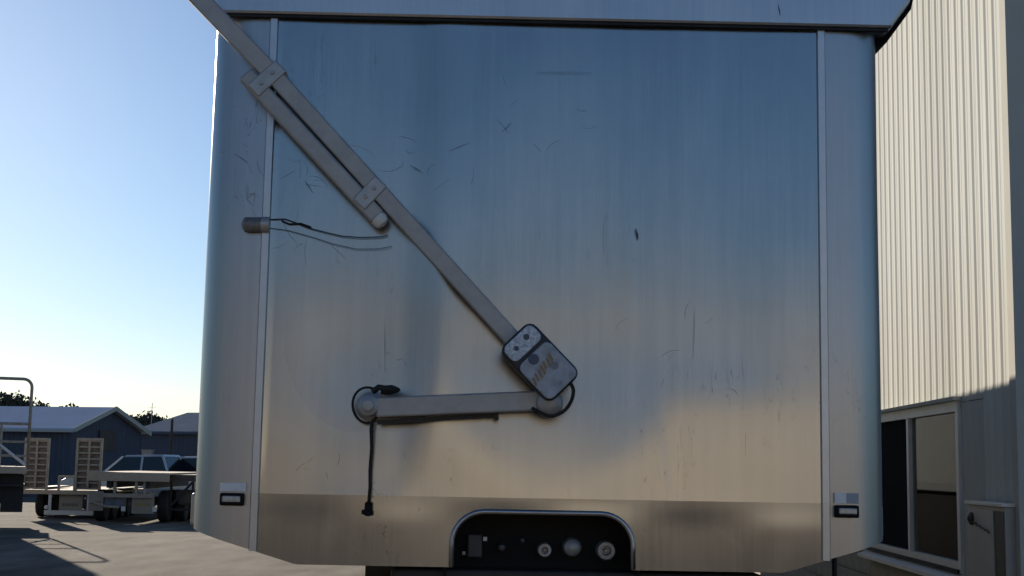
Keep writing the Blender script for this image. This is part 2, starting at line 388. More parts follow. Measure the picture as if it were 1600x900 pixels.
# lower sheet below the fold, leaning back to its bottom edge, with the arched coupling opening
OL, ORR, OT = fp(706, 850).x, fp(989, 850).x, fp(850, 801).z
ORAD = .115
def arch(x):
    d = min(x-OL, ORR-x)
    return OT if d >= ORAD else OT-ORAD+math.sqrt(max(0, ORAD**2-(ORAD-d)**2))
def backlean(x, z): return (ZC-z)*.02 + .002*math.sin(9*x+3)*sst(0, .1, ZC-z)
mb = MB()
def strip(x0, x1, n, low, m_=10):
    o = len(mb.v)
    for i in range(n+1):
        x = x0+(x1-x0)*i/n; zl = low(x)
        for j in range(m_+1):
            z = zl+(ZC-zl)*j/m_; mb.v.append((x, backlean(x, z), z))
    for i in range(n):
        for j in range(m_):
            a = o+i*(m_+1)+j; mb.f.append((a, a+m_+1, a+m_+2, a+1))
strip(-IN, OL, 40, zbot); strip(OL, OL+ORAD, 16, arch); strip(OL+ORAD, ORR-ORAD, 20, arch); strip(ORR-ORAD, ORR, 16, arch); strip(ORR, IN, 40, zbot)
low_p = mb.build('lower_panel', ALU, TR, True, fix=False)
# corner panels
for sgn in (-1, 1):
    mb = MB(); n = 22; pl = []
    for i in range(n+1):
        t = i/n*math.pi/2; e = .62
        pl.append((sgn*(IN+.012+(OUT-IN-.012)*math.sin(t)**e), .004+.20*(1-math.cos(t)**.62)))
    m_ = 20
    for (x, y) in pl:
        zl = zbot(x) if y < .12 else zbot(OUT)
        for j in range(m_+1):
            z = zl+(ZT+.03-zl)*j/m_; mb.v.append((x, y+.002*math.sin(z*5+sgn)+(ZC-z)*.02*max(0, 1-y/.1)*(1 if z < ZC else 0)*(1-sst(IN, IN+.14, abs(x))), z))
    for i in range(n):
        for j in range(m_):
            a = i*(m_+1)+j; q = (a, a+m_+1, a+m_+2, a+1); mb.f.append(q if sgn > 0 else q[::-1])
    mb.build('corner_panel', ALU2, TR, True, fix=False)
    # bead that joins headboard and corner
    b = MB(); hw = .0155
    sec = [(-hw, .012), (-hw, -.005), (-hw*.78, -.010), (hw*.78, -.010), (hw, -.005), (hw, .012)]
    p0 = [Vector((sgn*IN+a, c, ZC)) for a, c in sec]; b.prism(p0, (0, 0, ZT-.004-ZC))
    zb = zbot(IN); p1 = [Vector((sgn*IN+a, c+(ZC-zb)*.02, zb)) for a, c in sec]
    o = len(b.v); b.v += [tuple(p) for p in p1]+[tuple(p+Vector((0, 0, -.0005))) for p in p0]
    b.f += [tuple(range(o, o+6))[::-1]]+[(o+i, o+(i+1) % 6, o+6+(i+1) % 6, o+6+i) for i in range(6)]
    b.build('corner_bead', BEAD, TR, 'auto')
# body sides, floor, tailgate
for sgn in (-1, 1):
    MB().bx(min(sgn*OUT, sgn*(OUT-.03)), max(sgn*OUT, sgn*(OUT-.03)), .204, LEN, zbot(OUT), ZT+.05).build('side_wall', ALU3, TR)
    MB().bx(min(sgn*OUT, sgn*(OUT+.04)), max(sgn*OUT, sgn*(OUT+.04)), .26, LEN, zbot(OUT)+.0, zbot(OUT)+.12).build('side_rail', ALU2, TR, bevel=.01)
MB().bx(-.85, .85, .25, LEN, ZB+.04, ZB+.1).build('floor', DARKST, TR)
MB().bx(-OUT+.03, OUT-.03, LEN-.06, LEN, ZB+.1, ZT).build('tailgate', ALU2, TR)
# top rail
rl = fp(338, 20, .03).x; rr_ = fp(1393, 43, .03).x
MB().prism([(rl, -.03, ZT), (rr_, -.03, ZT), (rr_+.075, -.03, ZT+.105), (rr_+.075, -.03, ZT+.24), (rl-.06, -.03, ZT+.24), (rl-.06, -.03, ZT+.105)], (0, .13, 0)).build('top_rail', brushed('rail_aluminium', (.50, .51, .53), .36, .012, .3), TR, bevel=.012)
MB().bx(rl+.01, rr_-.01, -.022, .0, ZT-.008, ZT-.0005).build('rail_shadow_strip', RUB, TR)  # black strip standing in for the shadow gap below the rail
for sgn in (-1, 1):
    xo = rr_ if sgn > 0 else rl
    MB().prism([(xo-sgn*.02, .105, ZT-.035), (xo+sgn*.02, .105, ZT-.012), (xo+sgn*.115, .105, ZT+.12), (xo+sgn*.14, .105, ZT+.22), (xo-sgn*.02, .105, ZT+.22)], (0, LEN-.105, .0)).build('tarp_gutter', TARP, TR)
    MB().prism([(xo+sgn*.14, .0, ZT+.222), (xo+sgn*.14, LEN, ZT+.222), (xo+sgn*.14, LEN, ZT+.222+.235)], (-sgn*.16, 0, 0)).build('tarp_shadow_wedge', TARP, TR)  # unseen wedge; it and the tarp rise rearward to level the wall shadow
mb = MB(); n = 14
for i in range(n+1):
    x = -1.36+2.72*i/n; z = ZT+.245+.06*(1-(x/1.36)**2)
    mb.v += [(x, -.04, z), (x, LEN, z+.235)]
for i in range(n): mb.f.append((2*i, 2*i+2, 2*i+3, 2*i+1))
mb.build('tarp', TARP, TR, True, fix=False)
# coupling recess
rb = .20
r = MB(); r.bx(OL-.03, ORR+.03, rb, rb+.01, ZB-.05, OT+.06); r.bx(OL-.03, OL-.02, .035, rb, ZB-.05, OT+.06); r.bx(ORR+.02, ORR+.03, .035, rb, ZB-.05, OT+.06); r.bx(OL-.02, ORR+.02, .035, rb, OT+.05, OT+.06)
rc = r.build('coupling_recess', BLACK, TR)
pts = [(OL, 0, zbot(0)+.002)]+[(OL, 0, OT-ORAD)]
for k in range(1, 10): a = math.pi-(math.pi/2)*k/9; pts.append((OL+ORAD+ORAD*math.cos(a), 0, OT-ORAD+ORAD*math.sin(a)))
for k in range(0, 9): a = math.pi/2-(math.pi/2)*k/9; pts.append((ORR-ORAD+ORAD*math.cos(a), 0, OT-ORAD+ORAD*math.sin(a)))
pts += [(ORR, 0, OT-ORAD), (ORR, 0, zbot(0)+.002)]
pts = [(x, backlean(x, z)-.006, z) for x, _, z in pts]
MB().tube(pts, .0095, 10).build('recess_trim', ALU2, TR, True)
GREY = mat('cast_coupling_metal', (.34, .34, .34), .45, .5, .3, 30); GREYD = mat('dull_grey_plastic', (.06, .06, .065), .5)
def q_(px, py): v = fp(px, py, -rb); v.y = rb; return v
for (px, py, rad, kind) in ((784, 854, .017, 'c'), (816, 843, .012, 's'), (850, 858, .027, 'o'), (893, 854, .034, 'c'), (945, 859, .036, 'o')):
    c = q_(px, py); ma = GREY if rad > .02 else GREYD
    if kind == 'o': b = MB().lathe(c, [(rad, 0), (rad, .06), (rad*.85, .07), (rad*.5, .07), (rad*.45, .03), (rad*.2, .03), (rad*.15, .05), (.002, .05)])
    else: b = MB().lathe(c, [(rad*1.05, 0), (rad*1.05, .03), (rad*.9, .04), (rad*.9, .06), (rad*.6, .068), (.003, .07)])
    b.build('air_coupling' if rad > .015 else 'plug_socket', ma, rc, 'auto')
c = q_(742, 852); MB().box((c.x, rb-.02, c.z), (.055, .04, .085)).build('junction_box', GREYD, rc, bevel=.006)
for (px, py, s) in ((758, 841, .014), (725, 864, .012)):
    c = q_(px, py); MB().box((c.x, rb-.045 if px > 740 else rb-.006, c.z), (s, .01, s)).build('label_tag', WHITE, rc)
# under-structure
MB().bx(fp(612, 890, -.1).x, fp(1188, 890, -.1).x, .06, .32, ZB-.22, ZB-.012).build('front_beam', DARKST, TR, bevel=.01)
for sgn in (-1, 1): MB().bx(sgn*.5-.06, sgn*.5+.06, .33, LEN-.1, ZB-.25, ZB+.04).build('chassis_rail', DARKST, TR)
for sgn in (-1, 1):
    leg = MB(); leg.bx(sgn*.75-.06, sgn*.75+.06, 2.3, 2.42, .30, ZB+.04); leg.bx(sgn*.75-.045, sgn*.75+.045, 2.315, 2.405, .06, .30); leg.bx(sgn*.75-.14, sgn*.75+.14, 2.22, 2.5, .0, .06)
    leg.build('landing_leg', DARKST, TR)
TYRE = [(.27, -.14), (.44, -.14), (.49, -.10), (.50, 0), (.49, .10), (.44, .14), (.27, .14)]
for ay in (9.4, 10.7, 12.0):
    MB().tube([(-1.05, ay, .5), (1.05, ay, .5)], .06, 10).build('axle', DARKST, TR)
    for sgn in (-1, 1):
        wh = MB().lathe((sgn*1.05, ay, .5), TYRE, (1, 0, 0), 28).build('wheel', RUB, TR, 'auto')
        MB().lathe((sgn*1.19, ay, .5), [(.268, -.05), (.268, .0), (.22, -.04), (.12, -.03), (.10, .03), (.02, .035)], (sgn, 0, 0), 24).build('rim', ALU2, wh, 'auto')
c = fp(1304, 890, -.6); MB().tube([(c.x, .6, zbot(OUT)+.02), (c.x, .6, ZB-.1), (c.x+.01, .62, ZB-.6)], .010, 6).build('hanging_cable', RUB, TR, True)
# added second trailer, put in for its mirror image in the shed window
T2 = empty('tipper_trailer', T_POS+Vector((-math.sin(T_RZ), math.cos(T_RZ), 0))*(LEN+.75), T_RZ)
tag(T2, 'added second tipper trailer behind the first, seen only mirrored in the shed window', 'trailer')
L2 = 8.6
for sgn in (-1, 1):
    MB().bx(min(sgn*OUT, sgn*(OUT-.03)), max(sgn*OUT, sgn*(OUT-.03)), 0, L2, zbot(OUT), ZT+.3).build('side_wall', ALU3, T2)
    MB().bx(min(sgn*OUT, sgn*(OUT+.04)), max(sgn*OUT, sgn*(OUT+.04)), .0, L2, zbot(OUT)+.0, zbot(OUT)+.12).build('side_rail', BEAD, T2)
    MB().bx(sgn*.5-.06, sgn*.5+.06, .1, L2-.1, ZB-.25, ZB+.05).build('chassis_rail', DARKST, T2)
MB().bx(-OUT+.03, OUT-.03, 0, .04, zbot(OUT), ZT+.3).build('front_panel', ALU2, T2)
MB().bx(-OUT+.03, OUT-.03, L2-.04, L2, zbot(OUT), ZT+.3).build('tailgate', ALU2, T2)
MB().bx(-.95, .95, .05, L2-.05, ZB+.06, ZB+.11).build('floor', DARKST, T2)
MB().bx(-1.2, 1.2, -.2, L2, .28, ZB+.05).build('undercarriage', DARKST, T2)
mb = MB(); n = 10
for i in range(n+1):
    x = -1.28+2.56*i/n; z = ZT+.31+.10*(1-(x/1.28)**2); mb.v += [(x, 0, z), (x, L2, z)]
for i in range(n): mb.f.append((2*i, 2*i+2, 2*i+3, 2*i+1))
mb.build('tarp', TARP, T2, True, fix=False)
for ay in (1.2, 5.4, 6.7):
    for sgn in (-1, 1):
        wh = MB().lathe((sgn*1.05, ay, .5), TYRE, (1, 0, 0), 28).build('wheel', RUB, T2, 'auto')
        MB().lathe((sgn*1.19, ay, .5), [(.268, -.05), (.268, .0), (.22, -.04), (.12, -.03), (.10, .03), (.02, .035)], (sgn, 0, 0), 24).build('rim', ALU2, wh, 'auto')
MB().tube([(0, -.9, ZB-.15), (0, .3, ZB-.15)], .07, 8).build('drawbar', DARKST, T2)
# marker lamps and reflectors on the corners
for (lx, ly, tx0, ty0, tx1, ty1) in ((364, 780, 345, 754, 385, 768), (1321, 799, 1303, 770, 1341, 787)):
    a = fp(lx, ly, -.01); yb = .012+.002
    b = MB(); w2, h2 = .042, .022
    lamp = b.bx(a.x-w2, a.x+w2, -.022, .012, a.z-h2, a.z+h2).build('marker_lamp', BLACK, TR, bevel=.006)
    MB().bx(a.x-w2+.010, a.x+w2-.010, -.032, -.0205, a.z-h2+.013, a.z+h2-.010).build('lens', LENS, lamp, bevel=.004)
    p, q = fp(tx0, ty0, -.005), fp(tx1, ty1, -.005)
    xm = p.x+(q.x-p.x)*.48
    if lx < 800: MB().bx(p.x, q.x, -.006, .010, q.z, p.z).build('reflector', REFL, TR)
    else:
        MB().bx(p.x, xm, -.006, .010, q.z, p.z).build('reflector', REFL, TR)
        MB().bx(xm+.001, q.x, -.003, .010, q.z, p.z).build('reflector', mat('worn_reflector', (.32, .36, .40), .4), TR)
# ---- tarp arms
A0 = .062
la = [fp(824, 556, A0), fp(432, 123, A0), fp(296, -18, A0+.02)]
arm = MB().bar(la[0], la[1], .062, .05).build('tarp_arm', ALUARM, TR, bevel=.006)
MB().bar(la[1]+(la[0]-la[1])*.006, la[2], .066, .045).build('arm_extension', ALUARM, arm, bevel=.006)
d_ = (la[1]-la[0]).normalized()
s0, s1 = fp(384, 117, A0), fp(591, 341, A0)
sb = MB().bar(s0, s1, .062, .05).build('return_spring_tube', ALUARM, TR, bevel=.008)
MB().lathe(s1+(s1-s0).normalized()*-.004, [(.031, 0), (.031, .018), (.024, .032), (.010, .038)], (s1-s0)).build('end_cap', WHITE, sb, 'auto')
CL = mat('clamp_aluminium', (.42, .42, .42), .45, .6, .15, 20)
for (a, b) in (((404, 139), (434, 112)), ((568, 315), (590, 292))):
    pa, pb = fp(*a, A0), fp(*b, A0); e = (pb-pa).normalized()*.022
    cl = MB().bar(pa-e, pb+e, .060, .062).build('clamp', CL, sb, bevel=.005)
    for f in (.2, .8):
        c = pa.lerp(pb, f); MB().lathe((c.x, -A0-.031, c.z), [(.008, 0), (.008, .006), (.004, .008)], (0, -1, 0), 6).build('bolt', CL, cl)
# lower arm
l0, l1 = fp(588, 637, .09), fp(852, 626, .09)
la_ = MB().bar(l0, l1, .070, .05).build('lower_arm', ALUARM, TR, bevel=.006)
pc = fp(580, 636, 0)
MB().lathe((pc.x, .0, pc.z), [(.052, 0), (.052, .02), (.035, .03), (.035, .118), (.02, .125), (.018, .14), (.004, .142)], (0, -1, 0), 28).build('pivot', ALUARM, la_, 'auto')
MB().bar(fp(590, 660, .07), fp(776, 648, .07), .016, .02).build('stay_rod', DARKST, la_)
c = fp(776, 649, .07); MB().box((c.x, c.y-.0, c.z), (.014, .04, .034)).build('stay_bracket', DARKST, la_)
cp = []
for k in range(22):
    a = R(65)+R(215)*k/21; cp.append((pc.x-.008+.054*math.cos(a), -.05-.02*math.sin(k*.3), pc.z+.004+.062*math.sin(a)))
MB().tube(cp, .0045, 6).build('cable_loop', RUB, la_, True)
cc = [fp(583, 612, .1), fp(592, 605, .11), fp(602, 607, .12), fp(612, 606, .11), fp(621, 609, .1), fp(610, 612, .09), fp(596, 611, .1)]
MB().tube(cc, .011, 7).build('cable_bundle', RUB, la_, True)
hc = [fp(590, 651, .06), fp(582, 658, .06), fp(580, 670, .05), fp(580.5, 700, .035), fp(578, 735, .03), fp(578, 760, .025), fp(576, 784, .02)]
MB().tube(hc, [.005, .006, .007, .006, .0062, .0058, .0055], 7).build('hanging_strap', RUB, TR, True)
e = hc[-1]; pl_ = MB().lathe(e, [(.008, 0), (.014, .006), (.014, .030), (.017, .034), (.017, .046), (.006, .05)], (0, 0, -1), 12); pl_.box((e.x-.010, e.y, e.z-.036), (.026, .02, .016)); pl_.build('plug', BLACK, TR, 'auto')
# motor
mc = fp(843, 566, .17); ang = math.atan2(-(fp(880, 612, .17).z-fp(800, 528, .17).z), fp(880, 612, .17).x-fp(800, 528, .17).x)
ax_ = Vector((math.cos(ang), 0, -math.sin(ang))); ay_ = Vector((0, -1, 0)); az_ = ax_.cross(ay_)        # long axis, out of the panel, across
def rr_prism(cu, cv, hu, hv, y0, y1, rad, name, ma, parent, bevel=.004):
    poly = []
    for (su, sv, a0) in ((1, 1, 0), (-1, 1, 90), (-1, -1, 180), (1, -1, 270)):
        for k in range(5):
            a = R(a0+90*k/4); poly.append(mc+ax_*(cu+su*(hu-rad)+rad*math.cos(a))+az_*(cv+sv*(hv-rad)+rad*math.sin(a))+ay_*y0)
    return MB().prism(poly, ay_*(y1-y0)).build(name, ma, parent, bevel=bevel)
NAVY = mat('motor_edge_navy', (.02, .024, .035), .5)
PALE = mat('motor_cover_pale_blue', (.38, .42, .47), .45, 0, .4, 22)
SPK = mat('speckled_white_label', (.62, .65, .68), .4, 0, .6, 90, col2=(.2, .26, .34))
mo = rr_prism(0, 0, .128, .077, -.10, .028, .032, 'tarp_motor', NAVY, TR, .008)
rr_prism(-.086, 0, .034, .067, .026, .040, .022, 'control_label', SPK, mo)
rr_prism(.042, .001, .080, .071, .026, .046, .024, 'cover_plate', PALE, mo)
BRN = mat('faded_orange_print', (.28, .17, .075), .6, 0, .5, 45, col2=(.24, .20, .16)); DB = mat('dark_blue_print', (.07, .09, .14), .5)
def blob(cu, cv, rad, y, name, ma, ov=1.0):
    poly = [mc+ax_*(cu+rad*math.cos(t))+az_*(cv+rad*ov*math.sin(t))+ay_*y for t in [2*math.pi*k/14 for k in range(14)]]
    MB().prism(poly, ay_*.0012).build(name, ma, mo)
blob(-.020, .0115, .019, .0462, 'dark_disc_print', DB); blob(.045, -.026, .014, .0462, 'grey_disc_print', mat('grey_print', (.22, .22, .25), .5))
blob(-.093, -.024, .011, .0402, 'button', DB); blob(-.088, .028, .009, .0402, 'button', DB)
# faded slanted lettering (not legible in the photograph): a row of slanted strokes
lt_ = MB(); dirl = (Vector((.55, 0, .83))).normalized(); dirn = Vector((-.83, 0, .55))
base = mc+ax_*.026+az_*.0135+ay_*.0462
rg = random.Random(3)
for k in range(7):
    c = base+dirl*(-.05+.0165*k)+dirn*rg.uniform(-.003, .003); hh_ = rg.uniform(.010, .017); ww_ = rg.uniform(.005, .008); sk = .006
    lt_.prism([c-dirl*(ww_+sk)-dirn*hh_, c+dirl*(ww_*.8-sk)-dirn*hh_*.9, c+dirl*(ww_+sk)+dirn*hh_*.8, c-dirl*(ww_*.4-sk)+dirn*hh_], (0, -.0008-.00008*k, 0))
lt_.build('faded_lettering', BRN, mo)
gb = MB(); g0 = fp(858, 630, .10); gb.lathe((g0.x, -.03, g0.z), [(.05, 0), (.05, .08), (.042, .10), (.02, .112), (.004, .113)], (0, -1, 0), 20); gb.build('gearbox', ALUARM, mo, 'auto')
cbp = [fp(891, 598, .2), fp(896, 610, .19), fp(892, 628, .18), fp(880, 643, .17), fp(862, 650, .16), fp(845, 645, .15), fp(832, 638, .13)]
sm = []
for i in range(len(cbp)-1):
    p0, p1, p2, p3 = cbp[max(i-1, 0)], cbp[i], cbp[i+1], cbp[min(i+2, len(cbp)-1)]
    for k in range(4):
        t = k/4; sm.append(.5*((2*p1)+(p2-p0)*t+(2*p0-5*p1+4*p2-p3)*t*t+(3*p1-p0-3*p2+p3)*t**3))
sm.append(cbp[-1]); MB().tube(sm, .0065, 8).build('motor_cable', RUB, mo, True)
# wire outlet on the left corner, two loose wires
o0, o1 = fp(383, 351, .02), fp(420, 351, .02)
wo_ = MB().tube([o0-Vector((.012, 0, 0)), o0-Vector((.006, 0, 0)), o0, o1], [.008, .020, .027, .027], 14).build('wire_outlet', mat('tarnished_tube', (.24, .235, .23), .55, .5, .4, 25), TR, 'auto')
MB().tube([o1-Vector((.025, 0, 0)), o1+Vector((.003, 0, 0))], .0285, 14).build('collar', CL, wo_, 'auto')
for (path, rad) in (([(420, 343), (445, 342), (460, 347), (482, 356), (505, 362), (535, 369), (565, 371), (596, 370), (606, 367)], .0019), ([(420, 356), (450, 360), (490, 371), (520, 381), (556, 389), (590, 389), (612, 385)], .0012), ([(440, 345), (452, 350), (470, 349), (486, 355)], .003)):
    MB().tube([fp(x, y, .004) for x, y in path], rad, 6).build('loose_wire', RUB, wo_, True)
# chips and scuffs in the sheet
SC = mat('dark_scuff', (.09, .105, .13), .7)
for (pts2, wd) in (([(993, 357), (996, 366), (997, 374)], .005), ([(1216, 8), (1219, 24)], .003), ([(838, 113), (925, 113)], .0012), ([(1086, 482), (1083, 560)], .001), ([(600, 500), (601, 580)], .0008), ([(640, 258), (658, 268)], .002), ([(700, 236), (735, 222)], .001), ([(785, 205), (800, 190)], .0012), ([(476, 282), (488, 300)], .002), ([(384, 288), (386, 312), (396, 322)], .0012), ([(366, 240), (388, 255)], .0014)):
    of = .032 if pts2[0][1] < 30 else .006
    p = [fp(x, y, of) for x, y in pts2]
    if len(p) == 2: p = [p[0], p[0].lerp(p[1], .5)+Vector((.001, 0, .001)), p[1]]
    MB().tube(p, [wd*.3, wd*.7, wd*.3], 5).build('scuff_mark', SC, TR, True)
SC2 = mat('fine_scuff', (.13, .14, .16), .6)
rg = random.Random(11)
for (cx_, cy_, sx_, sy_, cnt, ln) in ((470, 270, 45, 40, 12, 34), (385, 280, 18, 50, 7, 30), (650, 255, 60, 30, 8, 40), (605, 575, 24, 22, 8, 12), (830, 200, 120, 60, 7, 30), (480, 385, 40, 14, 6, 40), (1100, 520, 120, 70, 6, 30), (500, 740, 40, 30, 5, 18)):
    for k in range(cnt):
        x, y, a, cv_ = rg.gauss(cx_, sx_*.6), rg.gauss(cy_, sy_*.6), rg.uniform(0, 6.28), rg.uniform(-.06, .06); p = []; l_ = ln*rg.uniform(.4, 1.2)
        if y > 760: continue
        for q in range(6):
            p.append(fp(x, y, .004)); x += math.cos(a)*l_/5; y += math.sin(a)*l_/5; a += cv_*6
        # lie on the sheet: shallow ridge following its surface
        p = [Vector((v.x, sheet_y(v.x, v.z) if abs(v.x) < IN-.02 else .002+sheet_c(v.x), v.z)) for v in p]
        r_ = rg.uniform(.0004, .0009); MB().tube(p, [r_*.4, r_, r_, r_, r_*.8, r_*.3], 4).build('scuff_mark', SC2, TR, True)

# ------------------------------------------------------------------ sheds and trees beyond the yard
NAVYW = mat('navy_steel_cladding', (.06, .073, .108), .6, 0, .15, 1.2, (1, 1, .3))
ROOFG = mat('grey_steel_roof', (.50, .55, .65), .9, 0, .08, 1.2, spec=.0)
ROOFT = mat('weathered_grey_roof', (.33, .335, .35), .9, 0, .12, 1.2, spec=.0)
def ribbed(mb, a, b, z0, z1f, step=.25):
    """a ribbed wall from a to b; z1f(t) gives the top"""
    a, b = Vector(a), Vector(b); d = b-a; L = d.length; n = max(2, int(L/step)); nn = Vector((d.y, -d.x, 0)).normalized()
    o = len(mb.v); k = 0
    for i in range(n+1):
        for (dt, off) in ((0, 0), (.35, 0), (.5, .03), (.8, .03)):
            t = min(1, (i+dt)/n); p = a+d*t+nn*off; mb.v += [(p.x, p.y, z0), (p.x, p.y, z1f(t))]; k += 1
    for i in range(k-1): mb.f.append((o+2*i, o+2*i+2, o+2*i+3, o+2*i+1))
def gable_shed(name, label, front_l, front_r, depth_vec, eave, ridge, wall, roof, hip=0., over=.35):
    fl, frr, dv = Vector(front_l), Vector(front_r), Vector(depth_vec)
    root = empty(name, frr); tag(root, label, 'shed', )
    o = frr; L = lambda p: p-o
    dx = (frr-fl).normalized(); dn = dv.normalized(); Ld = dv.length
    mb = MB(); ribbed(mb, L(fl), L(frr), 0, lambda t: eave); mb.build('front_wall', wall, root, fix=False)
    gz = lambda t: eave+(ridge-eave)*(1-abs(2*t-1))
    if hip: gz = lambda t: eave
    mb = MB(); ribbed(mb, L(frr), L(frr+dv), 0, gz); mb.build('gable_wall', wall, root, fix=False)
    mb = MB(); ribbed(mb, L(fl+dv), L(fl), 0, gz); mb.build('gable_wall', wall, root, fix=False)
    mb = MB(); ribbed(mb, L(frr+dv), L(fl+dv), 0, lambda t: eave); mb.build('rear_wall', wall, root, fix=False)
    sl_ = (ridge-eave)/(Ld/2)
    e = over
    def rp(p, z): return Vector((p.x, p.y, z))
    for s in (0, 1):
        a0 = fl-dx*e-dn*e if s == 0 else fl-dx*e+dv+dn*e
        b0 = frr+dx*e-dn*e if s == 0 else frr+dx*e+dv+dn*e
        rl0, rl1 = fl-dx*(e-hip)+dv*.5, frr+dx*(e-hip)+dv*.5
        q = [rp(L(a0), eave-sl_*e+.05), rp(L(b0), eave-sl_*e+.05), rp(L(rl1), ridge+.05), rp(L(rl0), ridge+.05)]
        mb = MB(); mb.prism(q, (0, 0, .06))
        r_ = mb.build('roof_slope', roof, root)
    if hip:
        for (c, sgn) in ((fl, -1), (frr, 1)):
            q = [rp(L(c+dx*sgn*e-dn*e), eave-sl_*e+.052), rp(L(c+dx*sgn*e+dv+dn*e), eave-sl_*e+.052), rp(L(c+dx*sgn*(e-hip)+dv*.5), ridge+.052)]
            MB().prism(q, (0, 0, .06)).build('roof_hip', roof, root)
    else:
        for c, sgn in ((fl-dx*(e+.02), -1), (frr+dx*(e+.02), 1)):
            for s in (0, 1):
                p = c-dn*e if s == 0 else c+dv+dn*e
                MB().bar(rp(L(p), eave-sl_*e+.05), rp(L(c+dv*.5), ridge+.05), .20, .04, dx).build('barge_board', FLASH, root)
    gt = fl-dx*e-dn*(e+.06); g2 = frr+dx*e-dn*(e+.06)
    MB().bar(rp(L(gt), eave-sl_*e+.0), rp(L(g2), eave-sl_*e+.0), .12, .12, (0, 0, 1)).build('gutter', FLASH if not hip else NAVYW, root)
    return root
c1 = at(110, 700, 60); c1.z = 0
dv = Vector((1.15, 6.2, 0)); dxn = Vector((6.2, -1.15, 0)).normalized()
sh1 = gable_shed('navy_shed', 'navy steel shed with pale roof and gable end, behind the upright ramps', c1-dxn*15, c1, dv, 2.95, 3.92, NAVYW, ROOFG)
MB().box((.62, 3.0, 2.5), (.05, 1.5, .9), Matrix.Rotation(-.18, 3, 'Z')).build('gable_panel', mat('brown_gable_panel', (.09, .07, .055), .7, 0, .3, 3), sh1)
c2 = at(320, 700, 72); c2.z = 0; c2l = at(214, 700, 76); c2l.z = 0
sh2 = gable_shed('hip_roof_shed', 'navy shed with grey hipped roof beside the trailer\'s left edge', c2l, c2+Vector((6, 0, 0)), Vector((.6, 6.3, 0)), 3.25, 4.28, NAVYW, ROOFT, hip=2.2)
p = at(231, 711, 70.5)
bxx = MB(); bxx.bx(-.26, .26, -.2, .2, 0, .55); bxx.bx(-.3, .3, -.24, .24, .5, .56)
for (u, v) in ((-.22, -.16), (.22, -.16), (-.22, .16), (.22, .16)): bxx.bx(u-.03, u+.03, v-.03, v+.03, -p.z+.29, .0)
q = bxx.build('switch_box', mat('pale_box_paint', (.42, .37, .32), .6, 0, .2, 6)); q.location = (p.x, p.y, p.z-.29); tag(q, 'pale box on posts in front of the hip roofed navy shed', 'box')
# poles
p = at(266, 720, 52); 
q = MB().lathe((0, 0, 0), [(.10, 0), (.09, .02), (.06, .03), (.05, 3.2), (.01, 3.22)], (0, 0, 1), 10).build('steel_post', DARKST, None, 'auto'); q.location = (p.x, p.y, 0); tag(q, 'thin dark steel post in front of the hip roofed shed', 'post')
p = at(237, 650, 95)
an = MB().tube([(0, 0, 0), (0, 0, 5.6)], .025, 6); an.bar((-.3, 0, 5.3), (.3, 0, 5.3), .02, .02)
q = an.build('antenna_mast', ALU2); q.location = (p.x, p.y, 0); tag(q, 'thin antenna mast against the sky behind the sheds', 'antenna')
# trees
LEAF = []
for nm, c in (('dark_foliage', (.055, .055, .03)), ('olive_foliage', (.075, .068, .036)), ('brown_green_foliage', (.065, .055, .035))):
    LEAF.append(mat(nm, c, .7, 0, .5, 1.5))
BARK = mat('grey_bark', (.10, .085, .07), .9, 0, .3, 6)
def tree(px, Y, h, wd, label, ma, seed):
    rng = random.Random(seed); p = at(px, 700, Y); root = empty('gum_tree', (p.x, Y, 0)); tag(root, label, 'tree', 'trees behind the navy sheds')
    tk = MB(); tk.tube([(0, 0, 0), (.1, .05, h*.3), (-.05, 0, h*.62)], [.22, .17, .09], 8); cl = []
    for k in range(9):
        a = rng.uniform(0, 6.28); rad = wd*rng.uniform(.25, .95); c = Vector((rad*math.cos(a), rad*math.sin(a)*.8, h*rng.uniform(.5, .88))); cl.append((c, wd*rng.uniform(.28, .5)))
        tk.tube([(0, 0, h*rng.uniform(.25, .5)), c*.6+Vector((0, 0, h*.18)), c], [.09, .05, .02], 5)
    cl.append((Vector((0, 0, h*.82)), wd*.45))
    tk.build('trunk', BARK, root, True)
    cr = MB()
    for (c, rad) in cl:
        for k in range(230):
            d = Vector((rng.gauss(0, 1), rng.gauss(0, 1), rng.gauss(0, .8))).normalized()*rad*rng.uniform(.35, 1.05); q = c+d
            u = Vector((rng.gauss(0, 1), rng.gauss(0, 1), rng.gauss(0, 1))).normalized(); v = u.orthogonal().normalized(); s = rng.uniform(.10, .24)
            o = len(cr.v); cr.v += [tuple(q-u*s), tuple(q+v*s*.5), tuple(q+u*s), tuple(q-v*s*.5)]; cr.f.append((o, o+1, o+2, o+3))
    cr.build('crown', ma, root, fix=False)
tl = [(-22, 100, 6.9, 2.6, 'tall dark tree behind the navy shed at the left frame edge'), (4, 104, 7.0, 2.2, 'dark tree rising above the shed roof left of the hoop frame'),
      (28, 102, 6.4, 1.7, 'dark tree crown framed by the steel hoop, above the shed roof'), (58, 108, 6.2, 1.6, 'low tree crown just above the shed ridge, right of the hoop'), (80, 106, 6.0, 1.5, 'small tree crown peeking over the middle of the shed ridge'),
      (106, 108, 6.4, 1.6, 'small rounded tree crown over the shed ridge, left of the gable'), (130, 110, 6.1, 1.3, 'lowest tree crown over the shed ridge by the gable peak'), (200, 100, 5.0, 1.6, 'tree between the gable peak and the hipped roof'),
      (222, 102, 5.4, 2.0, 'bushy tree behind the left end of the hipped roof'), (250, 108, 5.4, 1.8, 'tree crown above the hipped roof ridge'), (276, 112, 5.0, 1.6, 'tree crown over the hipped roof beside the trailer edge')]
for i, (px, Y, h, wd, lab) in enumerate(tl): tree(px, Y, h, wd, lab, LEAF[i % 3], 40+i)

